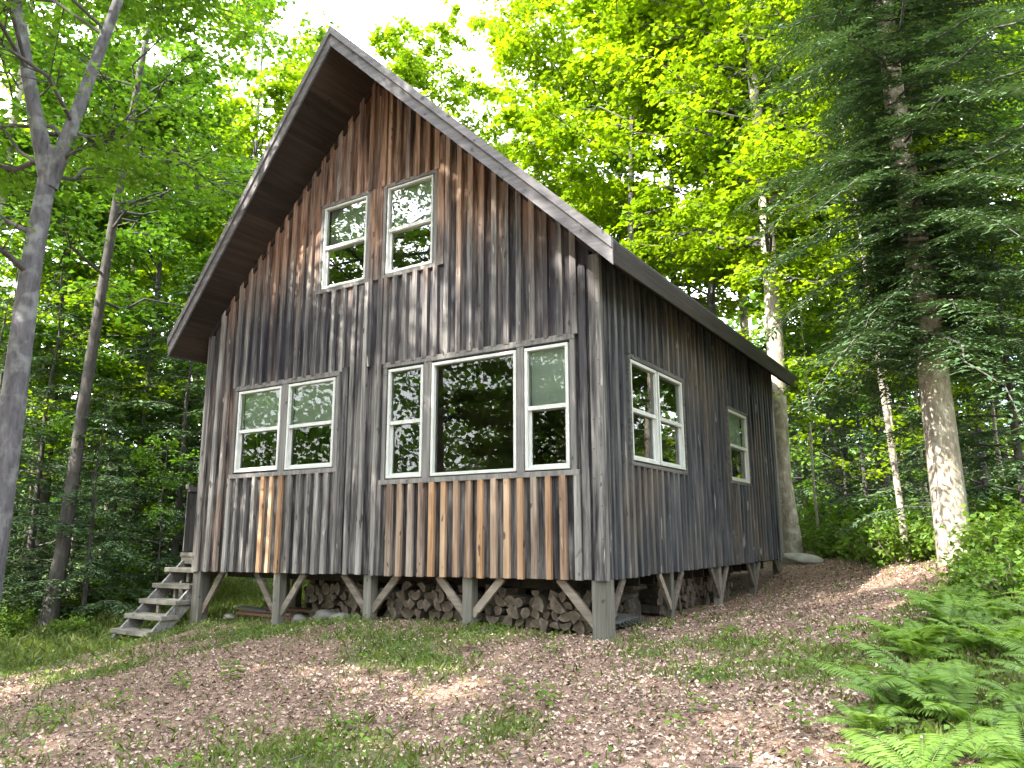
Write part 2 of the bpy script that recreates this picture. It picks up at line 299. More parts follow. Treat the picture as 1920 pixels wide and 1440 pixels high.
def tanr(x,rb):
    if -2.95<x<-.3: return rb.choice([.75,.6,.85,.45,.7,.25])
    if -5.12<x<-4.62: return .8
    return 0
bx_edges=[-3.20]
boards(mb,-W+.10,-.11,HOLES_F,lambda x:zu(x)-.005,fb,emit_f,.175,.066,tanrange=tanr)
mb.build('front_wall',M['siding'],cabin)
def emit_s(mb,y0,y1,z0,a,b,f,k,c):   # right side wall, normal +x
    f,k=-f,-k
    mb.hexa([(k,y0,z0),(f,y0,z0),(f,y1,z0),(k,y1,z0),(k,y0,a),(f,y0,a),(f,y1,b),(k,y1,b)],0,c)
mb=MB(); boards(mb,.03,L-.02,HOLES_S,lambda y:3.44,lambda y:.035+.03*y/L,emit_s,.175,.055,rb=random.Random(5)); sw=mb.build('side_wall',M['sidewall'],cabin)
sw.location.x=-.026
mb=MB()
def emit_l(mb,y0,y1,z0,a,b,f,k,c): mb.hexa([(-W+f,y0,z0),(-W+k,y0,z0),(-W+k,y1,z0),(-W+f,y1,z0),(-W+f,y0,a),(-W+k,y0,a),(-W+k,y1,b),(-W+f,y1,b)],0,c)
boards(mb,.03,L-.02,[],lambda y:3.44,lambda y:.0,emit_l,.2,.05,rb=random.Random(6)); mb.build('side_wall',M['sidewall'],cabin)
mb=MB()
def emit_b(mb,x0,x1,z0,a,b,f,k,c): mb.hexa([(x0,L-k,z0),(x1,L-k,z0),(x1,L-f,z0),(x0,L-f,z0),(x0,L-k,a),(x1,L-k,b),(x1,L-f,b),(x0,L-f,a)],0,c)
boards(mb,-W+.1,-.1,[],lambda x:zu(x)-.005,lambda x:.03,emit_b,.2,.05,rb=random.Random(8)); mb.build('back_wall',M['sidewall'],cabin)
# corner boards
for n,(a,b) in enumerate([((-.112,-.030,fb(0)-.01),(.024,.028,3.40)),((-W-.012,-.028,fb(-W)-.01),(-W+.105,.03,3.42)),((-.03,L-.10,.05),(.028,L+.005,3.40))]):
    q=MB(); q.box(a,b,0,(.66+.1*n,.2,0))
    if n==0:
        for k in range(11):
            for x in (-.088,-.012): z=.16+k*.30+random.uniform(-.04,.04); q.tube([(x,-.0325,z),(x,-.0295,z)],[.007,.007],6,1,cap=True)
    q.build('corner_board',[M['siding'],M['roofing']],cabin)
q=MB(); q.box((-.235,-.026,fb(-.2)),(-.150,-.002,3.30),0,(.35,.2,0)); q.box((-.006+.0,.036,.04),(.020,.125,3.40),0,(.2,.2,0)); q.build('corner_board',M['siding'],cabin)
# long vertical trim boards
for x0,x1,z0,z1,c in [(-3.275,-3.195,2.56,4.96,.6),(-3.185,-3.055,3.69,6.3,.35),(-3.42,-3.33,.02,3.66,.55),(-3.70,-3.56,.02,2.6,.3),(-3.10,-3.0,.02,2.56,.45),(-2.155,-2.05,3.69,5.40,.5)]: q=MB(); q.box((x0,-.034,z0),(x1,-.002,min(z1,zu(x0)-.02)),0,(c,.35 if z1>3 else .1,0)); q.build('vertical_board',M['siding'],cabin)
# windows
def window(x0,x1,z0,z1,rail,P,blind,thin=False,name='window'):
    """P(a,b,z) -> point: a along the wall, b outward, z up"""
    wd=link(name,None,cabin); wd.empty_display_size=.1
    fwd=.026 if thin else .036
    def bx(m,a0,a1,b0,b1,c0,c1,col=(.5,.5,.5)):
        V=[P(a,b,c) for c in(c0,c1) for a,b in((a0,b0),(a1,b0),(a1,b1),(a0,b1))]; m.hexa(V,0,col)
    f=MB(); o,i=.018,-.07
    bx(f,x0,x1,o,i,z0,z0+fwd);bx(f,x0,x1,o,i,z1-fwd,z1);bx(f,x0,x0+fwd,o-.001,i+.001,z0+fwd,z1-fwd);bx(f,x1-fwd,x1,o-.001,i+.001,z0+fwd,z1-fwd)
    f.build('frame',M['vinyl'],wd,bevel=.003)
    zm=(z0+z1)/2+.0; s=.026
    if rail:
        r_=MB(); bx(r_,x0+fwd,x1-fwd,.004,-.045,zm-.022,zm+.022)
        bx(r_,x0+fwd,x0+fwd+s,-.026,-.055,z0+fwd,zm-.022); bx(r_,x1-fwd-s,x1-fwd,-.026,-.055,z0+fwd,zm-.022); bx(r_,x0+fwd+s,x1-fwd-s,-.026,-.055,z0+fwd,z0+fwd+s)
        r_.build('sash',M['vinyl'],wd)
    g=MB()
    if rail:
        for (c0,c1,b) in((z0+fwd,zm-.022,-.040),(zm+.022,z1-fwd,-.018)):
            g.add([P(x0+fwd,b,c0),P(x1-fwd,b,c0),P(x1-fwd,b,c1),P(x0+fwd,b,c1)],[(0,1,2,3)])
    else: g.add([P(x0+fwd,-.03,z0+fwd),P(x1-fwd,-.03,z0+fwd),P(x1-fwd,-.03,z1-fwd),P(x0+fwd,-.03,z1-fwd)],[(0,1,2,3)])
    g.build('pane',M['gableglass' if thin else 'glass'],wd)  # thin gable windows get the glass with boosted reflection
    if blind:
        q=MB(); c0=zm-.03 if blind<2 else z0+.3; bx(q,x0+.03,x1-.03,-.085,-.09,c0,z1-.02); q.build('roller_blind',M['blind'],wd)
PF=lambda a,b,z:(a,-b-.012,z); PS=lambda a,b,z:(b-.012,a,z)
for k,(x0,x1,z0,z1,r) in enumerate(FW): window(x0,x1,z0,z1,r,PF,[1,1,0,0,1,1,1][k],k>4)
for k,(y0,y1,z0,z1,r) in enumerate(SW): window(y0,y1,z0,z1,r,PS,[0,0,1][k])
# timber trim round the windows
q=MB()
def tr(x0,x1,z0,z1,c=.5,f=-.030,bk=.02): q.box((x0,f,z0),(x1,bk,z1),0,(c,.3,0))
for k,(a,b,z0,z1) in enumerate(HOLES_F[:2]):
    q=MB()
    if k==0: tr(-4.80,-4.68,1.315,2.505,.7)
    else: tr(-2.32,-2.21,1.125,2.505,.6); tr(-1.01,-.92,1.125,2.505,.6)
    tr(a,b,z1-.055,z1+.012,.55,-.036); tr(a-.02,b+.03,z0-.012,z0+.045,.7,-.046); tr(a,a+.06,z0+.045,z1-.055,.4); tr(b-.06,b,z0+.045,z1-.055,.6); q.build('window_trim',M['trim'],cabin,bevel=.003)
for (a,b,z0,z1) in HOLES_F[2:]:
    q=MB(); tr(a,b,z1-.04,z1+.012,.45,-.034); tr(a,b,z0-.01,z0+.04,.4,-.038); tr(a,a+.05,z0+.04,z1-.04,.5); tr(b-.05,b,z0+.04,z1-.04,.5); q.build('window_trim',M['trim'],cabin,bevel=.003)
for (a,b,z0,z1) in HOLES_S:
    q=MB()
    for (y0,y1,c0,c1) in [(a,b,z1-.04,z1+.01),(a,b,z0,z0+.04),(a,a+.045,z0+.04,z1-.04),(b-.045,b,z0+.04,z1-.04)]: q.box((-.06,y0,c0),(.012,y1,c1),0,(.4,.2,0))
    q.build('window_trim',M['trimside'],cabin)
# roof
T=.25; OE=.353; YB=L+.57; PK,EV=-.87,-.42
roof=link('roof',None,cabin); roof.empty_display_size=.1
q=MB()
for s in(-1,1):
    xe=XR+s*(W/2+OE); ze=zu(xe)
    n=8
    for i in range(n):
        u0,u1=i/n,(i+1)/n
        def c(u): return XR+s*u*(W/2+OE), PK+(EV-PK)*u
        (xa,ya),(xb,yb)=c(u0),c(u1)
        for (o0,o1,mi) in((0,T-.035,0),(T-.035,T,1)):
            e=.0 if mi==0 else .03
            q.hexa([(xa,ya-e,zu(xa)+o0),(xb,yb-e,zu(xb)+o0),(xb,YB+e,zu(xb)+o0),(xa,YB+e,zu(xa)+o0),(xa,ya-e,zu(xa)+o1),(xb,yb-e,zu(xb)+o1),(xb,YB+e,zu(xb)+o1),(xa,YB+e,zu(xa)+o1)],mi,(random.random(),.5,0))
q.build('roof_deck',[M['soffit'],M['roofing']],roof)
for s in(-1,1):
    q=MB(); xe=XR+s*(W/2+OE+.02)
    def st(x,y,z): return (x,y,z)
    # rake boards on the front edge: a wide lower board and a narrower one proud of it
    for (o0,o1,f,b_,c) in((-.02,.15,-.028,-.003,.5),(.15,T+.012,-.052,-.003,.75)):
        q.hexa([(XR,PK+f,zu(XR)+o0),(xe,EV+f,zu(xe)+o0),(xe,EV+b_,zu(xe)+o0),(XR,PK+b_,zu(XR)+o0),(XR,PK+f,zu(XR)+o1),(xe,EV+f,zu(xe)+o1),(xe,EV+b_,zu(xe)+o1),(XR,PK+b_,zu(XR)+o1)],0,(c+.06*s,.5,0))
    q.build('rake_board',M['rake'],roof)
    q=MB(); xf=XR+s*(W/2+OE+.003); q.box((min(xf,xf+s*.022),EV+.0,zu(xf)-.02),(max(xf,xf+s*.022),YB,zu(xf)+T-.05),0,(.5,.5,0)); q.build('fascia',M['fascia'],roof)
    for k in range(13):
        q=MB(); y=.3+k*.6; xa=XR+s*(W/2+.03); xb=XR+s*(W/2+OE-.01); q.hexa([(xa,y,zu(xa)-.09),(xb,y,zu(xb)-.03),(xb,y+.04,zu(xb)-.03),(xa,y+.04,zu(xa)-.09),(xa,y,zu(xa)-.002),(xb,y,zu(xb)-.002),(xb,y+.04,zu(xb)-.002),(xa,y+.04,zu(xa)-.002)],0,(.5,.5,0)); q.build('rafter_tail',M['fascia'],roof)
q=MB()   # barge strip under the gable soffit against the wall
for s in(-1,1):
    xe=XR+s*(W/2-.01); q.hexa([(XR,-.03,zu(XR)-.09),(xe,-.03,zu(xe)-.09),(xe,-.004,zu(xe)-.09),(XR,-.004,zu(XR)-.09),(XR,-.03,zu(XR)-.003),(xe,-.03,zu(xe)-.003),(xe,-.004,zu(xe)-.003),(XR,-.004,zu(XR)-.003)],0,(.3,.5,0))
q.build('gable_trim',M['soffit'],cabin)
# floor frame
q=MB(); q.box((-W+.04,.04,.03),(-.06,L-.04,.05),0,(.3,0,0)); q.box((-W+.3,.35,-.10),(-.3,.42,.029),0,(.4,0,0))
for k in range(14): y=.8+k*.44; q.box((-W+.2,y,-.10),(-.2,y+.04,.029),0,(random.random(),0,0))
q.build('floor_frame',M['fascia'],cabin)
q=MB(); q.box((-W+.08,.10,.03),(-.10,L-.1,.06)); q.box((-W+.1,.12,2.72),(-.10,L-.12,2.80)); q.box((-W+.1,3.6,.065),(-3.0,3.7,2.7)); q.box((-3.0,4.4,.065),(-.12,4.5,2.7))
q.box((-5.6,3.4,2.81),(-.9,3.5,4.2)); q.build('interior_floor',M['inner'],cabin)
# posts and braces
FX=[-.085,-1.70,-3.17,-4.76,-6.40]; RY=[.06,1.86,3.68,5.42,6.95]
for j,y in enumerate(RY):
    for i,x in enumerate(FX):
        if j>0 and i>0 and j!=2 and not (i==4 or (j==1 and i==3)): continue
        ww=.17 if (i==0 and j==0) or i==4 and j==0 else .125
        if i==0 and j>0: ww=.10
        yy=y+(.03 if j==0 else 0); xx=x if i else -.085-(0 if j==0 else .0)
        z0=g1(xx,yy)-.12; q=MB(); q.box((xx-ww/2,yy-ww/2,z0),(xx+ww/2,yy+ww/2,fb(xx)-.003),0,(random.random(),0,0)); po=q.build('support_post',M['post'],cabin,bevel=.006)
        b=MB(); zg=z0+.12; zt=fb(xx)-.003; h=min(.40,(zt-zg)*.72); bw,bt=.085,.038
        if j==0 or (i>0 and j==2):
            for s in(-1,1):
                if (i==0 and s>0) or (i==4 and s<0): continue
                b.bar((xx+s*(ww/2-.01),yy-.01,zg+(zt-zg)*.22),(xx+s*(ww/2+h),yy-.01,zt),bw,bt,(0,1,0),0,(random.random(),0,0))
        if i==0:
            for s in(-1,1):
                if j==0 and s<0: continue
                b.bar((xx+.03,yy+s*(ww/2-.01),zg+(zt-zg)*.25),(xx+.03,yy+s*(ww/2+h*.85),zt),.075,.035,(1,0,0),0,(random.random(),0,0))
        if b.v: b.build('brace',M['brace'],po)

# ---------------------------------------------------------------- steps with landing
st=empty('wooden_steps',(-6.95,-.3,g1(-6.95,-.3)),'grey wooden steps climbing along the left side of the cabin to a small landing','steps')
so_=Vector(st.location)
def lb(m,a,b,c=(.5,0,0)): m.box(tuple(Vector(a)-so_),tuple(Vector(b)-so_),0,c)
TZ=[-.80,-.61,-.42,-.21,.01]; TY=[-.56,-.37,-.17,.02,.20]
for z,y in zip(TZ,TY):
    q=MB(); lb(q,(-7.45,y-.01,z-.065),(-6.56,y+.25,z),(random.random(),0,0)); q.build('tread',M['tread'],st,bevel=.006)
for x in(-7.36,-6.62):
    q=MB(); P0=Vector((x,-.52,-.98))-so_;P1=Vector((x,.50,.04))-so_; q.bar(P0,P1,.20,.04,(1,0,0),0,(.4,0,0)); q.build('stringer',M['trimx'],st)
q=MB()
for x in(-7.42,-7.05,-6.63):
    for y,z in((-.15,-.47),(.1,-.26),(.30,-.04)): lb(q,(x,y,z-.16),(x+.05,y+.05,z))
q.build('step_block',M['tread'],st)
q=MB(); lb(q,(-7.42,.42,.17),(-6.52,2.6,.225)); lb(q,(-7.40,.44,.06),(-6.54,.48,.168)); 
for x,y in((-7.38,.5),(-7.38,2.5)): lb(q,(x-.05,y-.05,-1.0),(x+.05,y+.05,.165))
q.build('landing',M['tread'],st)
q=MB()
for k in range(11): lb(q,(-7.43,.46+k*.195,.24),(-7.41,.46+k*.195+.18,1.24+random.random()*.02),(random.random(),0,0))
lb(q,(-7.45,.44,1.2),(-7.38,.52,1.27)); lb(q,(-7.405,.46,1.16),(-7.37,2.6,1.23)); q.build('railing',M['trim'],st)

# ---------------------------------------------------------------- things under the cabin
def log_mesh(kind,r,ln,seed):
    rr=random.Random(seed); q=MB(); n=10
    if kind==0: pts=[(math.cos(t)*r*rr.uniform(.88,1.1),math.sin(t)*r*rr.uniform(.88,1.1)) for t in [2*math.pi*i/n for i in range(n)]]
    elif kind==1: pts=[(math.cos(t)*r*1.25,math.sin(t)*r*1.3-r*.5) for t in [math.pi*i/7 for i in range(8)]]
    else: pts=[(-.0,-r*.95)]+[(math.cos(t)*r*1.5,math.sin(t)*r*1.5-r*.7) for t in [R(40)+R(100)*i/5 for i in range(6)]]
    m=len(pts); V=[(x,-ln/2+rr.uniform(-.004,.004),z) for x,z in pts]+[(x*.96,ln/2,z*.96) for x,z in pts]
    q.add(V,[tuple(range(m)),tuple(range(2*m-1,m-1,-1))],1); q.add(V,[(i,m+i,m+(i+1)%m,(i+1)%m) for i in range(m)],0)
    return q.mesh('log',[M['logbark'],M['logend']])
LM=[log_mesh([0,1,2,2,1,2,0,1,2,2,1][k],.050+.011*(k%4),.38,k) for k in range(11)]
def stack(x0,x1,y,hz,group,label,seed,rot=0):
    rr=random.Random(seed); row=0; z=.07
    while z<hz:
        a=x0+rr.random()*.06+(row%2)*.06
        while a<x1:
            px_,py_=(a,y+rr.uniform(-.05,.05)) if not rot else (y+rr.uniform(-.05,.05),a)
            gx=g1(px_,py_)
            top=-.07-rr.random()*.09
            if gx+z<top:
                o=link('firewood_log',rr.choice(LM),None,(px_,py_,gx+z)); o.rotation_euler=(0,rr.uniform(0,6.28),rot+rr.uniform(-.12,.12)); s=rr.uniform(.85,1.15); o.scale=(s,rr.uniform(.9,1.1),s)
                tag(o,label,'log',group)
            a+=rr.uniform(.095,.14)
        z+=.10; row+=1
stack(-4.60,-3.3,.62,.50,'firewood stacked under the front of the cabin','split log in the firewood stack under the front edge of the cabin',1)
stack(-3.05,-1.75,.40,.55,'firewood stacked under the front of the cabin','split log in the firewood stack under the front edge of the cabin',2)
stack(-1.75,-.2,.40,.60,'firewood stacked under the front of the cabin','split log in the firewood stack under the front edge of the cabin',12)
stack(2.2,5.2,-.55,.42,'firewood stacked under the right side','log in the shaded firewood stack under the right side wall',3,math.pi/2)
stack(-5.9,-4.9,3.0,.34,'firewood stacked deeper under the cabin','log in the dark firewood row behind the front stack',6)
stack(-4.6,-.4,1.6,.44,'firewood stacked deeper under the cabin','log in the dark firewood row behind the front stack',4)
def rocky(name,loc,sc,mat,label,cat,seed,group=None):
    rr=np.random.default_rng(seed); import bmesh
    bm=bmesh.new(); bmesh.ops.create_icosphere(bm,subdivisions=3,radius=1); 
    ph=rr.uniform(0,6,6)
    for v in bm.verts:
        c=v.co; k=1+.16*math.sin(c.x*2.3+ph[0])*math.cos(c.y*2.1+ph[1])+.10*math.sin(c.z*4+ph[2]+c.x*3)+.05*math.sin(c.y*9+ph[3]); v.co=Vector((c.x*sc[0]*k,c.y*sc[1]*k,max(c.z,-.5)*sc[2]*k))
    me=bpy.data.meshes.new(name); bm.to_mesh(me); bm.free(); me.materials.append(mat); me.polygons.foreach_set('use_smooth',np.ones(len(me.polygons),bool))
    return tag(link(name,me,None,loc),label,cat,group)
rocky('flat_rock',(.15,8.05,g1(.15,8.05)+.03),(.42,.40,.13),M['palestone'],'pale flat rock at the back right corner of the cabin','rock',1)
rocky('stone',(-4.15,.35,g1(-4.15,.35)+.04),(.20,.13,.09),M['stone'],'pale rounded stone under the cabin beside the firewood','stone',2)
rocky('stone',(-4.55,.25,g1(-4.5,.25)+.03),(.13,.10,.07),M['stone'],'small grey stone just right of the second front post from the left','stone',3)
rocky('stone',(-6.05,.35,g1(-6.05,.35)+.03),(.12,.09,.05),M['stone'],'small pale stone near the left corner post','stone',4)
rocky('stone',(-3.75,.2,g1(-3.75,.2)+.03),(.16,.10,.06),M['stone'],'flat grey stone left of the middle post','stone',5)
x,y=-5.15,1.25; z=g1(x,y); q=MB(); q.tube([(0,0,0),(0,0,.02),(0,0,.30),(0,0,.33),(0,0,.36),(0,0,.38)],[.20,.24,.27,.29,.29,.10],20,cap=True)
t_=q.build('plastic_tub',M['tub'],None,True); t_.location=(x,y,z); tag(t_,'black plastic tub standing under the cabin between the two left front posts','tub')
for k,(x,y,ln,rz,mt,lab) in enumerate([(-5.35,.45,1.1,.12,'redwood','reddish brown plank lying on the ground under the left bay'),(-5.75,.7,1.3,-.1,'trimx','old grey plank lying behind the left corner post'),(-5.1,.75,1.0,.3,'redwood','dark reddish plank lying askew in front of the black tub'),(-4.1,.95,.9,.5,'trimx','short grey plank leaning into the firewood heap')]):
    q=MB(); q.box((-ln/2,-.07,-.015),(ln/2,.07,.02),0,(random.random(),0,0)); o=q.build('plank',M[mt],None); o.location=(x,y,g1(x,y)+.05+.02*k); o.rotation_euler=(.05*k,.03,rz); tag(o,lab,'plank')
for k in range(4):
    n=36; V=[];Fc=[]
    for j in range(2):
        for i in range(n+1):
            for s in(0,1): V.append((-.35+.7*j,-.45+.9*i/n,math.sin(i*math.pi/2.0)*.006+s*.003))
    for i in range(n):
        a,b=2*i,2*(i+1); c,d=2*(n+1)+2*i,2*(n+1)+2*(i+1); Fc+=[(a,b,d,c),(a+1,c+1,d+1,b+1)]
    q=MB(); q.add(V,Fc); o=q.build('corrugated_sheet',M['metal'],None); o.location=(-.50,.75+.04*k,g1(-.5,.75)+.04+.022*k); o.rotation_euler=(.0,.02*k,.05*k-.05)
    tag(o,'thin corrugated metal sheet in the small stack behind the right corner post','metal sheet','corrugated sheets stacked under the right corner')

# ---------------------------------------------------------------- vegetation
def leaf_quads(C,U,N,ln,wd,fold=.18):
    """kite-shaped folded leaves: centres C, axis U, normal N, length, width (arrays)"""
    U=U/np.linalg.norm(U,axis=1,keepdims=True); S=np.cross(N,U); S/=np.linalg.norm(S,axis=1,keepdims=True)+1e-9; Nn=np.cross(U,S)
    ln=ln[:,None];wd=wd[:,None]
    b=C-U*ln*.5; t=C+U*ln*.5-Nn*ln*.10; l=C-U*ln*.02+S*wd*.5+Nn*wd*fold; r=C-U*ln*.02-S*wd*.5+Nn*wd*fold
    V=np.stack([b,r,t,l],1).reshape(-1,3); F=np.arange(len(C)*4).reshape(-1,4); return V,F
def leaf_mesh(name,C,U,N,ln,wd,mat,shade=None,fold=.18):
    V,F=leaf_quads(C,U,N,ln,wd,fold); t=rng.random(len(C)) if shade is None else shade
    c=np.repeat(np.c_[t,t,t],4,0); return mesh_np(name,V,F,mat,col=c)
def unit(v): v=np.asarray(v,float); return v/np.linalg.norm(v)
def sprays(tw,per,spread,size,up_,flat=.06,droop=.25):
    """tw: list of (p0,p1) twigs; leaves laid in flattish layers along them"""
    A=np.array([t[0] for t in tw]);B=np.array([t[1] for t in tw]); n=len(tw); k=rng.poisson(per,n)+3; I=np.repeat(np.arange(n),k); m=len(I)
    t=rng.random(m)**.8*1.15; D=B-A; ln=np.linalg.norm(D,axis=1,keepdims=True)+1e-6; Dn=D/ln; S=np.cross(Dn,[0,0,1]); S/=np.linalg.norm(S,axis=1,keepdims=True)+1e-6
    lat=rng.normal(0,spread,m)*(1.15-.5*t); C=A[I]+D[I]*t[:,None]+S[I]*lat[:,None]; C[:,2]+=rng.normal(0,flat,m)-np.abs(lat)*droop-.05*t
    U=Dn[I]*.8+S[I]*np.sign(lat)[:,None]*rng.uniform(.2,1.2,m)[:,None]+rng.normal(0,.35,(m,3)); U[:,2]-=.25
    N=rng.normal(0,.38,(m,3))+np.array([0,0,1.0])*up_; ln_=size*rng.uniform(.6,1.25,m); tone=np.clip(rng.normal(.5,.2,m)+ (rng.random(n)[I]-.5)*.5,0,1)
    return C,U,N,ln_,ln_*rng.uniform(.75,1.05,m),tone
def path(p0,p1,n,wob,sag=0):
    p0=np.array(p0,float);p1=np.array(p1,float); T=np.linspace(0,1,n+1)[:,None]; P=p0+(p1-p0)*T; L_=np.linalg.norm(p1-p0)
    P[1:-1]+=rng.normal(0,wob*L_,(n-1,3)); P[:,2]+=sag*L_*np.sin(T[:,0]*math.pi); return P
def maple(H,hb,Rr,nl,per=16,size=.12,r0=.2,stems=None,leafmat='mapleG',bark='barkg',spread=.28,lean=(0,0),asym=None,minr=.25,dens=1.0,keep=None,lo=.65):
    """returns (wood mesh, leaf mesh); trunk from the origin to height H"""
    q=MB(); tw=[]
    stems=stems or [([(0,0,-.4)]+[(lean[0]*t+rng.normal(0,.03*H/10),lean[1]*t+rng.normal(0,.03*H/10),H*t) for t in (.08,.25,.45,.65,.85,1)],r0)]
    for si,(P,rr) in enumerate(stems):
        tp=.42 if len(stems)>1 and si==0 else .85
        P=np.array(P,float); n=len(P); h0,h1=P[0,2],P[-1,2]; rad=[rr*(1.25 if i==0 else 1)*(1-tp*(p[2]-h0)/(h1-h0+1e-6)) for i,p in enumerate(P)]; q.tube(P,rad,10)
        zz=np.sort(rng.uniform(0,1,max(3,int(nl*(h1-max(hb,h0))/sum(t_[0][-1][2]-max(hb,t_[0][0][2]) for t_ in stems)))))
        for u in zz:
            z=max(hb,h0)+(h1-max(hb,h0))*u; x=np.interp(z,P[:,2],P[:,0]);y=np.interp(z,P[:,2],P[:,1]); az=rng.uniform(0,2*math.pi)
            prof=math.sin(math.pi*min(1,.22+.78*u)**.9)**.7 if u<.97 else .3; ln=Rr*max(minr,prof)*rng.uniform(lo,1.1)
            if asym is not None: ln*=1+asym[2]*math.cos(az-math.atan2(asym[1],asym[0]))
            rise=.15+.55*u; e=np.array([x+math.cos(az)*ln,y+math.sin(az)*ln,z+ln*rise])
            if keep and not keep(e): continue
            Lp=path((x,y,z),e,5,.035,.05); rl=min(np.interp(z,P[:,2],rad)*.36,.008+.012*ln)
            q.tube(Lp,[max(.008,rl*(1-t*.85)) for t in np.linspace(0,1,6)],5,1)
            ns=max(4,int(ln*4.2*dens))
            for s in range(ns):
                t=rng.uniform(.12,1.0); b=np.array([np.interp(t*5,range(6),Lp[:,j]) for j in range(3)]); d=unit(e-(x,y,z)); a2=az+rng.choice([-1,1])*rng.uniform(.4,1.15); l2=rng.uniform(.35,.95)*(1.15-.6*t)*min(1.6,ln*.42)
                c=b+np.array([math.cos(a2)*l2,math.sin(a2)*l2,l2*rng.uniform(-.05,.35)])
                if keep and not keep(c): continue
                q.tube([b,(b+c)/2+(0,0,.04*l2),c],[.010,.007,.003],3,1); tw.append((b+(c-b)*.15,c))
            tw.append((Lp[4],Lp[5]))
    C,U,N,ln,wd,t=sprays(tw,per,spread,size,1.0)
    return q.mesh('tree_wood',[M[bark],M['barkd']],True),leaf_mesh('tree_leaves',C,U,N,ln,wd,M[leafmat],t)
def conifer(H,hb,Rr,nb,r0=.16,inner=0,lo=.7,mat='needle',bark='barkd',droop=.25,step=.085,card=.13,lean=(0,0),asym=None,pw=1.0):
    q=MB(); Cs=[];Us=[];Ns=[];Ls=[]
    T=[0,.2,.4,.6,.8,1]; P=np.array([(0,0,-.4)]+[(lean[0]*t+rng.normal(0,.02),lean[1]*t+rng.normal(0,.02),H*t) for t in T[1:]]); q.tube(P,[r0*(1-.93*t) for t in T],9)
    for k in range(nb+inner):
        u=(k%nb+rng.random())/nb*(1 if k<nb else .75); z=hb+(H-hb)*u; x=np.interp(z,P[:,2],P[:,0]);y=np.interp(z,P[:,2],P[:,1]); az=k*2.4+rng.normal(0,.3); ln=Rr*((1-u)**pw*.93+.07)*rng.uniform(lo,1.15)
        if k>=nb: ln=rng.uniform(.5,1.3)
        elif asym is not None: ln*=1+asym[2]*math.cos(az-math.atan2(asym[1],asym[0]))
        e=np.array([x+math.cos(az)*ln,y+math.sin(az)*ln,z+ln*(.12-droop*rng.uniform(.6,1.3))]); B=path((x,y,z),e,5,.02,.10); q.tube(B,[.014*(1-t*.8)*(.5+ln/3) for t in np.linspace(0,1,6)],4,1)
        ns=int(ln/.11)+2
        for s in range(ns):
            t=.12+.88*(s+rng.random())/ns; b=np.array([np.interp(t*5,range(6),B[:,j]) for j in range(3)])
            for sd in(-1,1):
                l2=(.16+.34*(1-t)**.7)*rng.uniform(.6,1.2)*min(1.3,ln*.55+.3); a2=az+sd*rng.uniform(.75,1.15); d=np.array([math.cos(a2),math.sin(a2),-rng.uniform(.05,.45)]); d/=np.linalg.norm(d)
                m=max(3,int(l2/step*1.4)); tt=np.linspace(.05,1,m); base=b+d*l2*tt[:,None]; base[:,2]-=.12*l2*tt**2; sdv=np.cross(d,[0,0,1]); sdv/=np.linalg.norm(sdv)
                for s3 in(-1,1):
                    U=d*.75+sdv*s3*.75+rng.normal(0,.16,(m,3)); c=card*(1.15-.55*tt)*rng.uniform(.7,1.2,m); Cs.append(base+U*c[:,None]*.45); Us.append(U); Ls.append(c); Ns.append(np.array([0,0,1.])+rng.normal(0,.3,(m,3)))
    C=np.concatenate(Cs);U=np.concatenate(Us);N=np.concatenate(Ns);l=np.concatenate(Ls)
    return q.mesh('tree_wood',[M[bark],M['barkd']],True),leaf_mesh('tree_needles',C,U,N,l,l*.30,M[mat],None,.1)
def put(name,meshes,loc,label,cat,group=None,rz=0,sc=1.0,tilt=(0,0),parts=('trunk','crown')):
    e=empty(name,loc,label,cat,group,rz); e.rotation_euler=(tilt[0],tilt[1],rz); e.scale=(sc,)*3 if not isinstance(sc,tuple) else sc
    for n,me in zip(parts,meshes): link(n,me,e)
    return e
U6=lambda:rng.uniform(0,6.28)
# --- single trees the photograph shows
fx,fy=-5.81,-2.95; z0=g1(fx,fy)
m=maple(12.5,4.5,4.0,84,21,.085,.19,stems=[([(0,0,-.4),(.0,0,.6),(.02,.03,2.5),(.02,.04,4.6),(.05,.10,6.1)],.165),([(.05,.10,5.7),(-.10,-.1,6.6),(-.30,-.35,7.9),(-.5,-.5,10),(-.5,-.6,12.5)],.09),([(.05,.10,5.6),(.20,.25,6.6),(.5,.45,8.2),(.8,.6,10.2),(1.0,.6,12.8)],.085)],leafmat='mapleG',bark='barkg',spread=.26,dens=1.5,keep=lambda p:p[0]*.84+p[1]*.54<min(.5+.45*(p[2]-4.1),3.4))
put('maple_tree',m,(fx,fy,z0),'grey-barked forked maple at the left edge, nearest of the trunks, with dark leaves overhead','tree')
x,y,z=pr(103,14.5); m=maple(15,5.2,3.2,30,20,.11,.12,bark='barkd',leafmat='mapleG',lean=(.9,.5)); put('maple_tree',m,(x,y,z),'dark slender trunk standing just right of the grey forked maple','tree')
x,y=-.18,8.65; m=maple(19,5.4,4.8,170,28,.14,.205,bark='barkp',leafmat='mapleY',lean=(-.3,.2),spread=.36,lo=.25); put('maple_tree',m,(x,y,g1(x,y)),'tall maple with a pale sunlit trunk right behind the back right corner of the cabin','tree')
x,y=2.79,4.0; m=conifer(16,2.6,2.95,235,.215,inner=300,bark='barkp',droop=.55,card=.115,lean=(-.2,.35),pw=.2,asym=(1,-.2,.40),lo=.42); put('hemlock_tree',m,(x,y,g1(x,y)),'big hemlock with a pale lit trunk and dark drooping boughs at the right','tree')
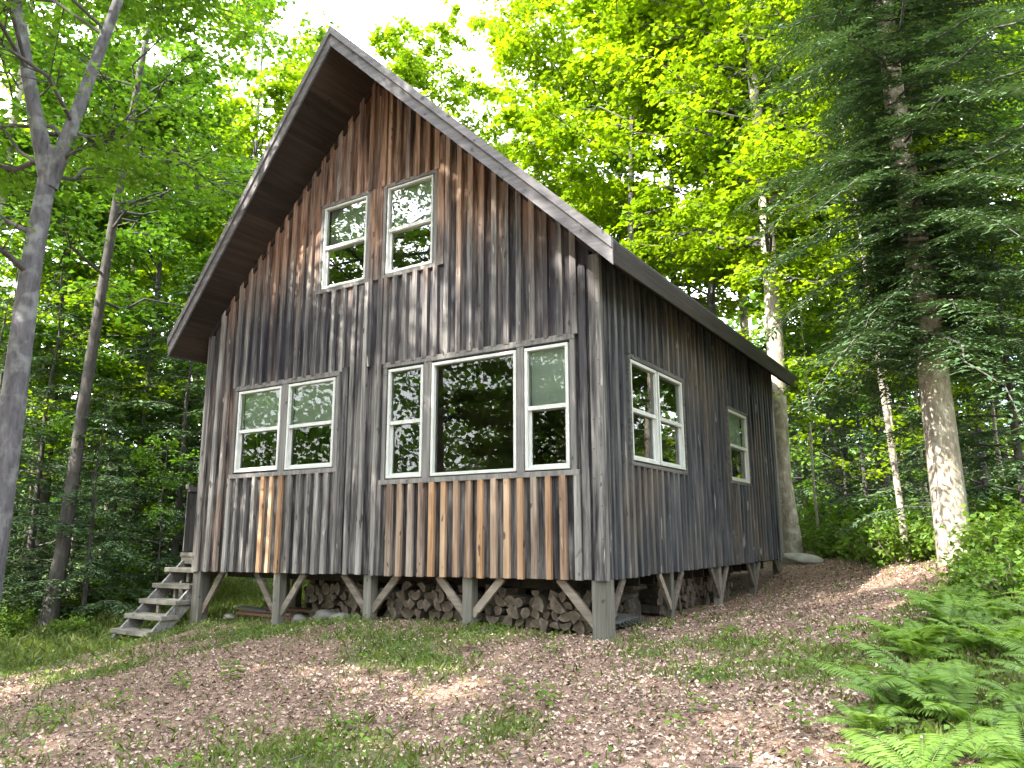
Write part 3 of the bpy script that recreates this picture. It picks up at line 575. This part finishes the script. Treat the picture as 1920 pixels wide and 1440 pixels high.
x,y,z=pr(1698,13.2); m=maple(11.5,4.0,2.7,70,24,.11,.055,leafmat='mapleY',bark='barkp',spread=.3,lo=.4,lean=(-.5,0)); put('maple_tree',m,(x,y,z),'slender young maple with a thin pale stem just left of the big hemlock','tree')
# --- prototypes
PM=[maple(16,4.6,3.9,50,28,.165,.15,leafmat='mapleY',bark='barkd',spread=.34),maple(17,5.5,3.5,46,28,.165,.14,leafmat='mapleY',bark='barkg',spread=.36),maple(15,3.2,3.6,50,26,.165,.14,leafmat='mapleG',bark='barkd',spread=.32),maple(17,4.6,3.8,50,26,.165,.16,leafmat='mapleG',bark='barkp',spread=.34)]
SAP=[maple(5.5,1.2,1.9,17,13,.11,.035,leafmat='mapleG',bark='barkd',spread=.24),maple(6.5,1.6,2.1,18,12,.11,.04,leafmat='mapleY',bark='barkp',spread=.26)]
HEM=[conifer(11,.8,2.7,90,.13,droop=.30,card=.15,step=.1),conifer(5,.25,1.9,55,.06,droop=.22,card=.12,step=.09)]
SPR=conifer(12,2.,1.5,90,.11,mat='spruce',droop=.1,card=.14,step=.1)
# tall maples behind: column in the picture, distance, prototype, scale, label
G1='maples crowded behind the right half of the roof'; G2='maples rising in the wood left of the cabin'; G3='maples deep in the wood behind the right wall'
for px,d,k,s,lab,grp in [
 (800,23,0,(.95,.95,1.08),'slim maple whose round crown shows alone above the middle of the roof ridge',None),
 (1015,23,0,(.95,.95,1.3),'maple with two thin stems beside the white sky gap over the roof slope',None),
 (1185,23,0,(1.,1.,1.3),'yellow-green maple standing behind the right roof slope',G1),(1210,20,0,1.12,'yellow-green maple standing behind the right roof slope',G1),(1290,26,1,1.3,'yellow-green maple standing behind the right roof slope',G1),(1360,20.5,1,1.1,'yellow-green maple standing behind the right roof slope',G1),
 (1425,23,3,1.15,'mottled maple trunk showing left of the tall pale trunk',None),
 (1580,24,0,1.15,'tall green maple growing in the wood right of the cabin',G3),(1660,19,2,1.05,'tall green maple growing in the wood right of the cabin',G3),(1760,26,3,1.2,'tall green maple growing in the wood right of the cabin',G3),(1850,20,2,1.1,'tall green maple growing in the wood right of the cabin',G3),(1960,25,0,1.1,'tall green maple growing in the wood right of the cabin',G3),
 (530,26,0,(.95,.95,1.12),'bright yellow-green maple whose crown touches the left roof slope',None),
 (430,23,1,(.95,.95,1.1),'sunlit yellow-green maple between the left roof slope and the dark trunk',None),
 (350,27,0,1.0,'green maple growing in the wood left of the cabin',G2),(260,21,2,.9,'green maple growing in the wood left of the cabin',G2),(200,28,3,1.1,'green maple growing in the wood left of the cabin',G2),(70,20,2,1.0,'green maple growing in the wood left of the cabin',G2),(10,26,0,1.0,'green maple growing in the wood left of the cabin',G2),(-80,19,3,1.0,'green maple growing in the wood left of the cabin',G2),
 (1500,33,2,1.3,'tall green maple growing in the wood right of the cabin',G3),(1720,34,0,1.3,'tall green maple growing in the wood right of the cabin',G3),(300,36,1,1.1,'green maple growing in the wood left of the cabin',G2),(120,36,0,1.2,'green maple growing in the wood left of the cabin',G2)]:
    x,y,z=pr(px,d); put('maple_tree',PM[k],(x,y,z),lab,'tree',grp,U6(),s)
x,y,z=pr(1088,30); put('spruce_tree',SPR,(x,y,z),'blue-green spruce tip showing above the right roof slope','tree',None,U6(),1.25)
x,y,z=pr(975,34); put('spruce_tree',SPR,(x,y,z),'thin pointed spruce top in the sky gap above the roof','tree',None,U6(),1.75)
# hemlocks and saplings of the undergrowth
GH1='dark young hemlocks in the undergrowth left of the cabin'; GH2='dark young hemlocks in the wood right of the cabin'
for px,d,k,s in [(-40,15,1,1.1),(60,16.5,1,1.25),(170,14.5,1,.8),(250,18,0,.62),(330,16.5,1,1.3),(385,18.5,0,.7),(120,21,0,.7),(20,22,0,.75),(200,25,0,.8),(300,24,0,.8),(400,26,0,.85),(-120,20,0,.8)]:
    x,y,z=pr(px,d); put('hemlock_tree',HEM[k],(x,y,z),'dark young hemlock in the undergrowth left of the cabin','tree',GH1,U6(),s)
for px,d,k,s in [(1560,22,1,1.3),(1630,18,1,1.0),(1700,23,0,.6),(1860,15,1,1.2),(1930,12,1,1.1),(1600,28,0,.8),(1790,27,0,.8),(1900,24,0,.8),(1520,28,0,.8)]:
    x,y,z=pr(px,d); put('hemlock_tree',HEM[k],(x,y,z),'dark young hemlock in the wood right of the cabin','tree',GH2,U6(),s)
GS1='thin saplings in the undergrowth left of the cabin'; GS2='thin saplings in the wood right of the cabin'
for px,d,k,s in [(375,17,0,.9),(215,19,0,1.2),(140,17.5,1,1.0),(300,15,0,.55),(45,19,1,1.1),(340,21,1,1.1),(-30,17,0,1.2)]:
    x,y,z=pr(px,d); put('maple_sapling',SAP[k],(x,y,z),'thin leafy sapling in the undergrowth left of the cabin','sapling',GS1,U6(),s)
for px,d,k,s in [(1535,17,1,.85),(1690,15,1,1.0),(1590,20,0,1.1),(1745,19,1,1.1),(1650,25,0,1.3),(1820,18,0,1.0),(1895,13,1,.9)]:
    x,y,z=pr(px,d); put('maple_sapling',SAP[k],(x,y,z),'thin leafy sapling in the wood right of the cabin','sapling',GS2,U6(),s)
# trees behind the camera: they shade the cabin front and show in its windows
GB='trees on the near side of the clearing, behind the viewer'
for x,y,k,s in [(-9.6,-9.6,3,1.1),(-5.8,-10.6,2,1.1),(-1.9,-9.6,3,.8),(-8,-15,2,1.05),(3.5,-14,2,.95),(-3.5,-17,3,1.1),(9,-9,2,.95),(8,-1.5,2,.85),(8,-17,3,1.1)]:
    put('maple_tree',PM[k],(x,y,g1(x,y)),'maple on the near side of the clearing, facing the cabin front','tree',GB,U6(),s)
# --- far wood: nobody could count it
def mass():
    C=[];n=150000; az=rng.uniform(-math.pi,math.pi,n); r=rng.uniform(40,62,n); h=rng.random(n)**1.15*(15+3*np.sin(az*7)+2*np.sin(az*19)); x=CAM[0]+r*np.sin(az); y=CAM[1]+r*np.cos(az)
    z=gz(x,y)+h-.5; N=rng.normal(0,.6,(n,3))+(0,-.3,.8); U=rng.normal(0,1,(n,3)); s=rng.uniform(.25,.6,n); return leaf_mesh('far_wood',np.c_[x,y,z],U,N,s,s*.9,M['mapleG'],np.clip(rng.normal(.35,.2,n),0,1))
tag(link('far_wood',mass()),'distant wood of dense green foliage closing off the clearing','wood',kind='stuff')

# --- ferns and shrubs
def fern_mesh(nf,ln,seed):
    Cs=[];Us=[];Ns=[];Ls=[];q=MB(); r=np.random.default_rng(seed)
    for k in range(nf):
        az=2*math.pi*k/nf+r.normal(0,.25); l=ln*r.uniform(.7,1.15); el=r.uniform(.75,1.15); P=[];p=np.array([0,0,0.]);a=el
        for i in range(13): P.append(p.copy()); p=p+np.array([math.cos(az)*math.cos(a),math.sin(az)*math.cos(a),math.sin(a)])*l/12; a-=.115
        P=np.array(P); q.tube(P[::2],[.0035,.003,.0025,.002,.0015,.001,.0008],3)
        for i in range(4,40):
            t=i/40*12; b=np.array([np.interp(t,range(13),P[:,j]) for j in range(3)]); d=unit(P[min(12,int(t)+1)]-P[min(11,int(t))]); s=unit(np.cross(d,[0,0,1])); up2=np.cross(s,d); f=i/40
            pl=l*.25*math.sin(math.pi*min(1,(f*.93+.10))**.85)**.9
            for sd in(-1,1):
                dd=unit(s*sd+d*.4-np.array([0,0,.15])+r.normal(0,.05,3)); Cs.append([b+dd*pl*.5]); Us.append([dd]); Ns.append([up2+r.normal(0,.12,3)]); Ls.append([pl])
    C=np.concatenate(Cs);U=np.concatenate(Us);N=np.concatenate(Ns);w=np.concatenate(Ls)
    return q.mesh('fern_stalks',M['grass']),leaf_mesh('fern_fronds',C,U,N,w,w*.12+.0035,M['fern'],np.clip(r.normal(.5,.18,len(C)),0,1),.05)
FN=[fern_mesh(9,.52,1),fern_mesh(8,.42,2),fern_mesh(10,.58,3),fern_mesh(6,.48,4)]
def shrub_mesh(h,rr,n,size,mat,seed):
    q=MB();tw=[]
    for k in range(n):
        az=U6();rad=rr*math.sqrt(rng.random()); e=np.array([math.cos(az)*rad,math.sin(az)*rad,h*rng.uniform(.45,1)*(1-.4*rad/rr)]); B=path((rad*.3*math.cos(az),rad*.3*math.sin(az),-.05),e,4,.05,.1); q.tube(B,[.008,.007,.006,.004,.002],3)
        for s in range(4): b=B[rng.integers(1,5)]; c=b+rng.normal(0,.12,3)+(0,0,.03); tw.append((b,c))
    C,U,N,ln,wd,t=sprays(tw,8,.07,size,1.2,.04); return q.mesh('shrub_stems',M['twig']),leaf_mesh('shrub_leaves',C,U,N,ln,wd,M[mat],t)
SH=[shrub_mesh(.7,.6,34,.075,'shrub',1),shrub_mesh(.5,.55,30,.06,'shrub',2),shrub_mesh(.9,.5,30,.08,'mapleG',3)]
GF='ferns filling the bank at the lower right corner'; n_=0
fp=[]
for k in range(2600):
    x=rng.uniform(1.3,5.2); y=rng.uniform(-5.3,6.5)
    edge=float(np.interp(y,[-5,-2.8,-1,1,2.5,4,6],[2.8,2.7,2.66,2.78,3.05,3.2,3.5]))+.10*math.sin(y*3.1)
    if x<edge or math.hypot(x-CAM[0],y-CAM[1])<1.75: continue
    if x>CAM[0]+.25+.25*(y-CAM[1]): continue
    if math.hypot(x-2.79,y-4.0)<.45: continue
    if all(math.hypot(x-a,y-b)>.25 for a,b in fp): fp.append((x,y))
for k,(x,y) in enumerate(fp):
    s=rng.uniform(.55,.95); e=put('fern',FN[k%4],(x,y,g1(x,y)-.01),'bright green fern on the bank at the lower right','fern',GF,U6(),s,(rng.normal(0,.12),rng.normal(0,.12)),('stalk','frond'))
GSH='low leafy shrubs along the edge of the wood on the right'; GSL='low leafy shrubs along the edge of the wood left of the steps'
for px,d,k,s in [(1530,18,0,1.3),(1560,16.5,1,1.3),(1590,15.5,0,1.2),(1620,17,2,1.2),(1650,14.5,1,1.3),(1690,13.5,0,1.2),(1720,14.5,2,1.2),(1745,13,1,1.2),(1540,20,2,1.5),(1600,20,0,1.5),(1680,18,2,1.4),(1840,11.5,0,1.1),(1880,10.5,1,1.2),(1915,9.5,0,1.1),(1860,9,1,.9),(1900,13,2,1.2),(1850,13.5,0,1.3),(1910,8,1,.9),(1820,12.5,1,1.)]:
    x,y,z=pr(px,d); put('shrub',SH[k],(x,y,z),'low bright green shrub at the edge of the wood on the right','shrub',GSH,U6(),s,parts=('stem','foliage'))
for px,d,k,s in [(130,15,1,.9),(190,15.5,1,.9),(230,16,0,.9),(270,17,0,1.2),(235,18,2,1.3),(60,16,1,1.0),(300,15.3,1,.8),(165,13.5,1,.6),(0,14,1,.9),(330,17,0,1.0)]:
    x,y,z=pr(px,d); put('shrub',SH[k],(x,y,z),'low dull green shrub at the edge of the wood left of the steps','shrub',GSL,U6(),s,parts=('stem','foliage'))

# --- leaf litter, grass and small plants: nobody could count them
def scatter(n,x0,x1,y0,y1,fn,near=2.2):
    x=rng.uniform(x0,x1,n);y=rng.uniform(y0,y1,n); d=np.hypot(x-CAM[0],y-CAM[1]); k=(rng.random(n)<np.clip(5.5/d,0.12,1)**1.3)&(rng.random(n)<fn(x,y)); return x[k],y[k]
def surf(x,y): return gz(x,y)+(vnoise(x,y,.5,5)-.5)*.05+(vnoise(x,y,.17,6)-.5)*.025
x,y=scatter(330000,-11,4.2,-6.2,9,lambda x,y:(1-.75*green(x,y))*np.where((x<-.1)&(x>-6.4)&(y>.4),.15,1)); n=len(x); z=surf(x,y)+rng.uniform(.002,.022,n)
N=rng.normal(0,.42,(n,3))+(0,0,1); U=rng.normal(0,1,(n,3)); U[:,2]*=.2; s=np.where(rng.random(n)<.45,rng.uniform(.009,.020,n),rng.uniform(.018,.044,n))
pt=.5*vnoise(x,y,.7,9)+.5*vnoise(x,y,.25,10)
tag(link('leaf_litter',leaf_mesh('leaf_litter',np.c_[x,y,z],U,N,s,s*rng.uniform(.5,.9,n),M['litter'],np.clip(rng.normal(.20,.26,n)+pt*.58,0,1),.25)),'carpet of dry pinkish brown leaves over the clearing','dead leaves',kind='stuff')
x,y=scatter(330000,-13,4,-6,9,lambda x,y:np.clip(green(x,y)*1.2+.06,0,1)**1.2*np.where((x<-.1)&(x>-6.4)&(y>.4)&(y<6.5),.10,1)); n=len(x); z=surf(x,y)
h=rng.uniform(.02,.065,n)*(1+.9*(x<-6.8))*(1+.5*vnoise(x,y,.3,4)); az=rng.uniform(0,6.28,n); ln=rng.normal(0,.45,(n,2)); w=h*.09+.0015
B=np.c_[x,y,z-.005]; S=np.c_[np.cos(az),np.sin(az),0*az]*w[:,None]; Mi=B+np.c_[ln*h[:,None]*.35,h*.6]; Tp=B+np.c_[ln*h[:,None]*1.1,h]
V=np.stack([B-S,B+S,Mi+S*.8,Tp,Mi-S*.8],1).reshape(-1,3); F=np.arange(n*5).reshape(-1,5); t=np.repeat(np.clip(rng.normal(.45,.25,n),0,1),5)
tag(link('grass',mesh_np('grass',V,F,M['grass'],col=np.c_[t,t,t])),'patchy short grass growing through the dead leaves','grass',kind='stuff')
q=MB(); tw_=0
while tw_<420:
    px=rng.uniform(-40,1900); d=rng.uniform(2.6,13); x,y,z=pr(px,d)
    if -6.7<x<.1 and y>-.2 and y<7.2: continue
    a=U6(); l=rng.uniform(.06,.32)*rng.uniform(.4,1); P=[(x+math.cos(a)*l*t+rng.normal(0,.006),y+math.sin(a)*l*t+rng.normal(0,.006),float(surf(np.array([x+math.cos(a)*l*t]),np.array([y+math.sin(a)*l*t]))[0])+.022+rng.uniform(0,.012)) for t in (0,.35,.7,1)]
    w_=rng.uniform(.002,.006); q.tube(P,[w_,w_*.9,w_*.7,w_*.4],4); tw_+=1
tag(q.build('fallen_twigs',M['twig'],None),'thin dead twigs strewn over the leaf litter','twigs',kind='stuff')
# small broad-leaved plants in loose patches
x,y=scatter(90000,-12,4,-6,8.5,lambda x,y:np.clip(green(x,y)*.95-.02,.07,1)*np.where((x<-.1)&(x>-6.4)&(y>.4),.05,1)); n=len(x); hh=rng.uniform(.02,.07,n); z=surf(x,y)+hh
N=rng.normal(0,.4,(n,3))+(0,0,1); U=rng.normal(0,1,(n,3)); U[:,2]*=.3; s=rng.uniform(.02,.055,n)
tag(link('ground_plants',leaf_mesh('ground_plants',np.c_[x,y,z],U,N,s,s*.75,M['shrub'],None)),'tiny broad-leaved plants in loose patches among the grass','ground cover',kind='stuff')
# seedlings one can pick out
SD=[]
for k in range(3):
    q=MB();C=[];U=[]
    for j in range(6+k):
        az=j*2.4;hh=.05+.02*j; q.tube([(0,0,0),(0,0,hh),(math.cos(az)*.04,math.sin(az)*.04,hh+.015)],[.003,.002,.0015],3); C.append((math.cos(az)*.08,math.sin(az)*.08,hh+.02)); U.append((math.cos(az),math.sin(az),-.1))
    C=np.array(C);U=np.array(U); SD.append((q.mesh('seedling_stem',M['grass']),leaf_mesh('seedling_leaf',C,U,np.tile((0,0,1.),(len(C),1)),np.full(len(C),.11),np.full(len(C),.085),M['shrub'])))
for k in range(46):
    px=rng.uniform(30,1560);d=rng.uniform(3.2,8.5); x,y,z=pr(px,d)
    if -6.8<x<.2 and y>-.3 or x>2.3 or d<4.6: continue
    put('seedling',SD[k%3],(x,y,z),'small broad-leaved seedling sprouting from the dead leaves in the foreground','seedling','seedlings scattered over the foreground',U6(),rng.uniform(.4,.8),parts=('stem','leaf'))
